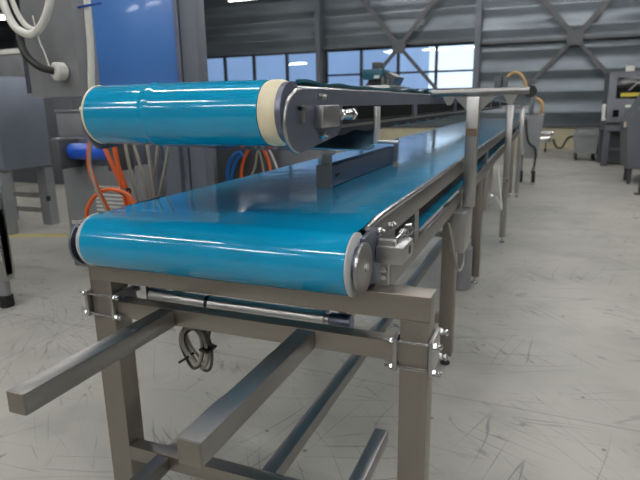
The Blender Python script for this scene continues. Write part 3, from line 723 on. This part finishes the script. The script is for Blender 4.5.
# grey back cabinets
gc = thing('grey_cabinet', 'plain beige-grey cabinet seen between the two conveyors', 'cabinet', (-2.6, 4.3, 0))
MB().box(-3.2, -2.55, 4.3, 4.8, 0, 1.12, .01).build('body', 'steel_far', gc)
MB().box(-3.02, -2.99, 4.29, 4.3, .05, 1.1).build('door_gap', 'brace', gc)
dc = thing('dark_cabinet', 'dark brown open cabinet with blue and orange cables', 'cabinet', (-2.3, 4.0, 0))
MB().box(-2.58, -2.12, 4.02, 4.27, 0, .86, .006).build('body', 'brace', dc)
dc2 = thing('steel_bench', 'grey steel bench behind the coloured cables', 'bench', (-1.9, 4.4, 0))
MB().box(-2.30, -1.78, 4.35, 4.8, 0, .95, .01).build('body', 'steel_far', dc2)
MB().box(-1.98, -1.80, 4.30, 4.348, .78, .80).build('handle', 'white', dc2)
for pts, r_, mt, lb in (
    ([(-2.45, 3.98, 0), (-2.45, 3.98, .50), (-2.43, 3.96, .66), (-2.36, 3.96, .76), (-2.30, 3.96, .78)], .016, 'blue_cable', 'thick blue cable arching over the dark cabinet, left one'),
    ([(-2.41, 3.98, 0), (-2.42, 3.98, .50), (-2.39, 3.96, .62), (-2.34, 3.96, .72), (-2.28, 3.96, .76)], .012, 'blue_cable', 'second blue cable, inside the first arch'),
    ([(-2.30, 3.94, 0), (-2.30, 3.94, .50), (-2.28, 3.94, .68), (-2.20, 3.94, .83), (-2.12, 3.94, .85), (-2.04, 3.94, .72), (-2.0, 3.94, .5)], .013, 'orange', 'orange cable arching in front of the dark cabinet'),
    ([(-2.22, 3.93, 0), (-2.22, 3.93, .50), (-2.16, 3.93, .66), (-2.12, 3.93, .80), (-2.08, 3.93, .60), (-2.12, 3.93, .45)], .009, 'grey_cable', 'pale cable tangled with the orange arch'),
    ([(-2.08, 3.95, .86), (-2.02, 3.95, .78), (-1.96, 3.95, .62), (-1.98, 3.95, .48), (-1.98, 3.95, 0)], .008, 'white', 'white cable at the right of the orange arch')):
    cab(pts, r_, mt, lb)
wx = thing('white_box', 'white box with blue stripe standing on a bench behind the belt', 'box', (-1.7, 4.2, .8))
MB().box(-1.82, -1.62, 4.15, 4.28, .80, .86, .004).build('body', 'white', wx)
MB().box(-1.74, -1.62, 4.148, 4.15, .81, .84).build('blue_stripe', 'blue_tie', wx)
MB().box(-1.84, -1.60, 4.13, 4.30, 0, .80).build('shelf', 'steel_far', wx)

# ================= right background
rm = thing('packing_machine', 'tall grey machine with dark window by the right wall', 'machine', (1.3, 11, 0))
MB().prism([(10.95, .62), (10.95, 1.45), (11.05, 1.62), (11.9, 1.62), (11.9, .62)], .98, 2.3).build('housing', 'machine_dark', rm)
MB().box(1.10, 2.2, 10.93, 10.952, 1.17, 1.52, .01).build('viewing_window', 'screen', rm)
MB().box(1.17, 1.55, 10.922, 10.93, 1.20, 1.26).build('yellow_label', 'yellow', rm)
MB().bar((1.28, 10.925, 1.30), (1.38, 10.925, 1.40), .006, .02, up=(0, 1, 0)).build('lever', 'white', rm)
MB().box(1.08, 1.17, 10.93, 10.952, .86, .98).build('dark_panel', 'screen', rm)
MB().box(1.26, 1.50, 10.93, 10.952, 1.02, 1.06).build('name_strip', 'white', rm)
MB().box(.99, 2.0, 10.93, 10.95, .73, .77).build('dark_gap', 'black', rm)
for x_ in (1.03, 2.2):
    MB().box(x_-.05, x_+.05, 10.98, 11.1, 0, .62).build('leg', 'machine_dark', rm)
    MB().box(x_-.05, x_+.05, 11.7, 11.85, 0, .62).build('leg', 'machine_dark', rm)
MB().box(1.05, 2.2, 11.3, 11.8, .03, .62).build('lower_box', 'brace', rm)
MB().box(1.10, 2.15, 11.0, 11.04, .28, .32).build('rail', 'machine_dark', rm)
MB().cyl((1.30, 11.2, 1.62), (1.30, 11.2, 1.72), .07, 16).build('beacon', 'white', rm)
MB().cyl((.94, 10.98, .80), (.94, 10.98, 1.0), .025, 12).cyl((.94, 10.98, .95), (.94, 10.98, 1.08), .035, 12).box(.93, .98, 10.97, 10.99, .80, .84).build('bottle_holder', 'white', rm)
rs = thing('slanted_bin', 'grey steel cabinet with sloped lid at the right edge', 'machine', (1.3, 8.9, 0))
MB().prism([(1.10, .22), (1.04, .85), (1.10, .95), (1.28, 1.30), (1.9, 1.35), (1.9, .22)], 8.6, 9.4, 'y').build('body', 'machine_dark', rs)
for x_, y_ in ((1.15, 9.1), (1.15, 8.7), (1.8, 9.1), (1.8, 8.7)):
    MB().cyl((x_, y_, 0), (x_, y_, .22), .025, 12).build('leg', 'brace', rs)
MB().box(1.02, 1.08, 8.7, 8.8, .78, .85).build('lever', 'cream', rs)
st = thing('floor_stand', 'dark foot of a stand at the right edge, before the sloped cabinet', 'stand', (1.12, 7.6, 0))
MB().box(1.14, 1.20, 7.7, 7.76, 0, .55).build('post', 'brace', st)
MB().box(1.10, 1.24, 7.68, 7.78, 0, .02).build('base', 'brace', st)
tr = thing('steel_trolley', 'low steel trolley tub on castors by the far wall', 'trolley', (.8, 12.1, 0))
MB().prism([(.55, .48), (1.0, .50), (.96, .14), (.60, .14)], 11.95, 12.5, 'y').build('tub', 'steel_far', tr)
MB().prism([(.53, .48), (.62, .60), (.96, .60), (1.02, .48)], 11.9, 12.5, 'y').build('lid', 'steel_far', tr)
for x_ in (.62, .94):
    for y_ in (12.0, 12.4):
        MB().cyl((x_-.02, y_, .05), (x_+.02, y_, .05), .05, 14).box(x_-.015, x_+.015, y_-.02, y_+.02, .06, .15).build('castor', 'rubber', tr)
MB().tube([(.98, 12.0, .10), (.98, 12.0, .45), (.99, 12.0, .62)], .015, 8).build('push_handle', 'steel_bright', tr)
t2 = thing('pump_cart', 'small bright metal pump cart on the floor by the beige plinth', 'cart', (0, 13.8, 0))
MB().box(-.22, .16, 13.7, 14.0, .22, .36, .02).build('pump_body', 'steel_bright', t2)
MB().cyl((-.10, 13.75, .44), (.20, 13.75, .44), .05, 16, bev=.01).build('pump_motor', 'steel_bright', t2)
for x_ in (-.12, .07): MB().box(x_, x_+.05, 13.75, 13.85, .3, .45).build('bracket', 'steel_far', t2)
for x_ in (-.18, .05):
    MB().cyl((x_-.02, 13.8, .05), (x_+.02, 13.8, .05), .05, 14).box(x_-.012, x_+.012, 13.78, 13.82, .05, .24).build('castor', 'rubber', t2)
tag(MB().tube([(.20, 13.8, .30), (.28, 13.85, .12), (.40, 13.9, .10), (.46, 13.9, .22), (.52, 13.7, .34), (.60, 13.2, .40), (.66, 12.7, .42)], .025, 8).build('hose', 'dark_cable', origin=(.3, 13.8, 0)), 'dark corrugated hose between pump cart and trolley', 'hose')
tag(MB().box(-5.2, -3.4, 3.62, 3.67, 0, .003, rot=('Z', .35)).build('floor_tape', 'yellow', origin=(-4, 3.6, 0)), 'faint yellow line on the floor at the left', 'floor marking')

# ------------------------------------------------------------------ world, camera
w = bpy.data.worlds.new('World'); S.world = w; w.use_nodes = True
bg = w.node_tree.nodes['Background']
tcw = w.node_tree.nodes.new('ShaderNodeTexCoord'); sep = w.node_tree.nodes.new('ShaderNodeSeparateXYZ')
cr = w.node_tree.nodes.new('ShaderNodeValToRGB')
cr.color_ramp.elements[0].position = .0; cr.color_ramp.elements[0].color = (.78, .90, 1, 1)
cr.color_ramp.elements[1].position = .5; cr.color_ramp.elements[1].color = (.42, .64, .98, 1)
w.node_tree.links.new(tcw.outputs['Generated'], sep.inputs[0]); w.node_tree.links.new(sep.outputs[2], cr.inputs[0])
w.node_tree.links.new(cr.outputs[0], bg.inputs[0]); bg.inputs[1].default_value = 1.5

cam = bpy.data.cameras.new('camera'); co = bpy.data.objects.new('camera', cam); COL.objects.link(co)
S.camera = co
F, PITCH, YAW, ROLL, H = 546.4, .2427, .3865, .01665, 1.15
cam.sensor_width = 36; cam.lens = F/640*36; cam.clip_end = 200; cam.clip_start = .02
fwd = Vector((-math.sin(YAW)*math.cos(PITCH), math.cos(YAW)*math.cos(PITCH), -math.sin(PITCH)))
right = Vector((math.cos(YAW), math.sin(YAW), 0)); down = fwd.cross(right)
r2 = right*math.cos(ROLL)+down*math.sin(ROLL); d2 = -right*math.sin(ROLL)+down*math.cos(ROLL)
mt = Matrix((r2, -d2, -fwd)).transposed().to_4x4(); mt.translation = Vector((0, 0, H))
co.matrix_world = mt
cam.dof.use_dof = True; cam.dof.focus_distance = 1.12; cam.dof.aperture_fstop = 6.5

S.view_settings.view_transform = 'Standard'; S.view_settings.look = 'None'
S.view_settings.gamma = 1; S.view_settings.use_curve_mapping = False; S.view_settings.exposure = .28
S.cycles.use_denoising = True
S.cycles.max_bounces = 8; S.cycles.diffuse_bounces = 4; S.cycles.glossy_bounces = 5; S.cycles.transparent_max_bounces = 8
S.cycles.sample_clamp_indirect = 6
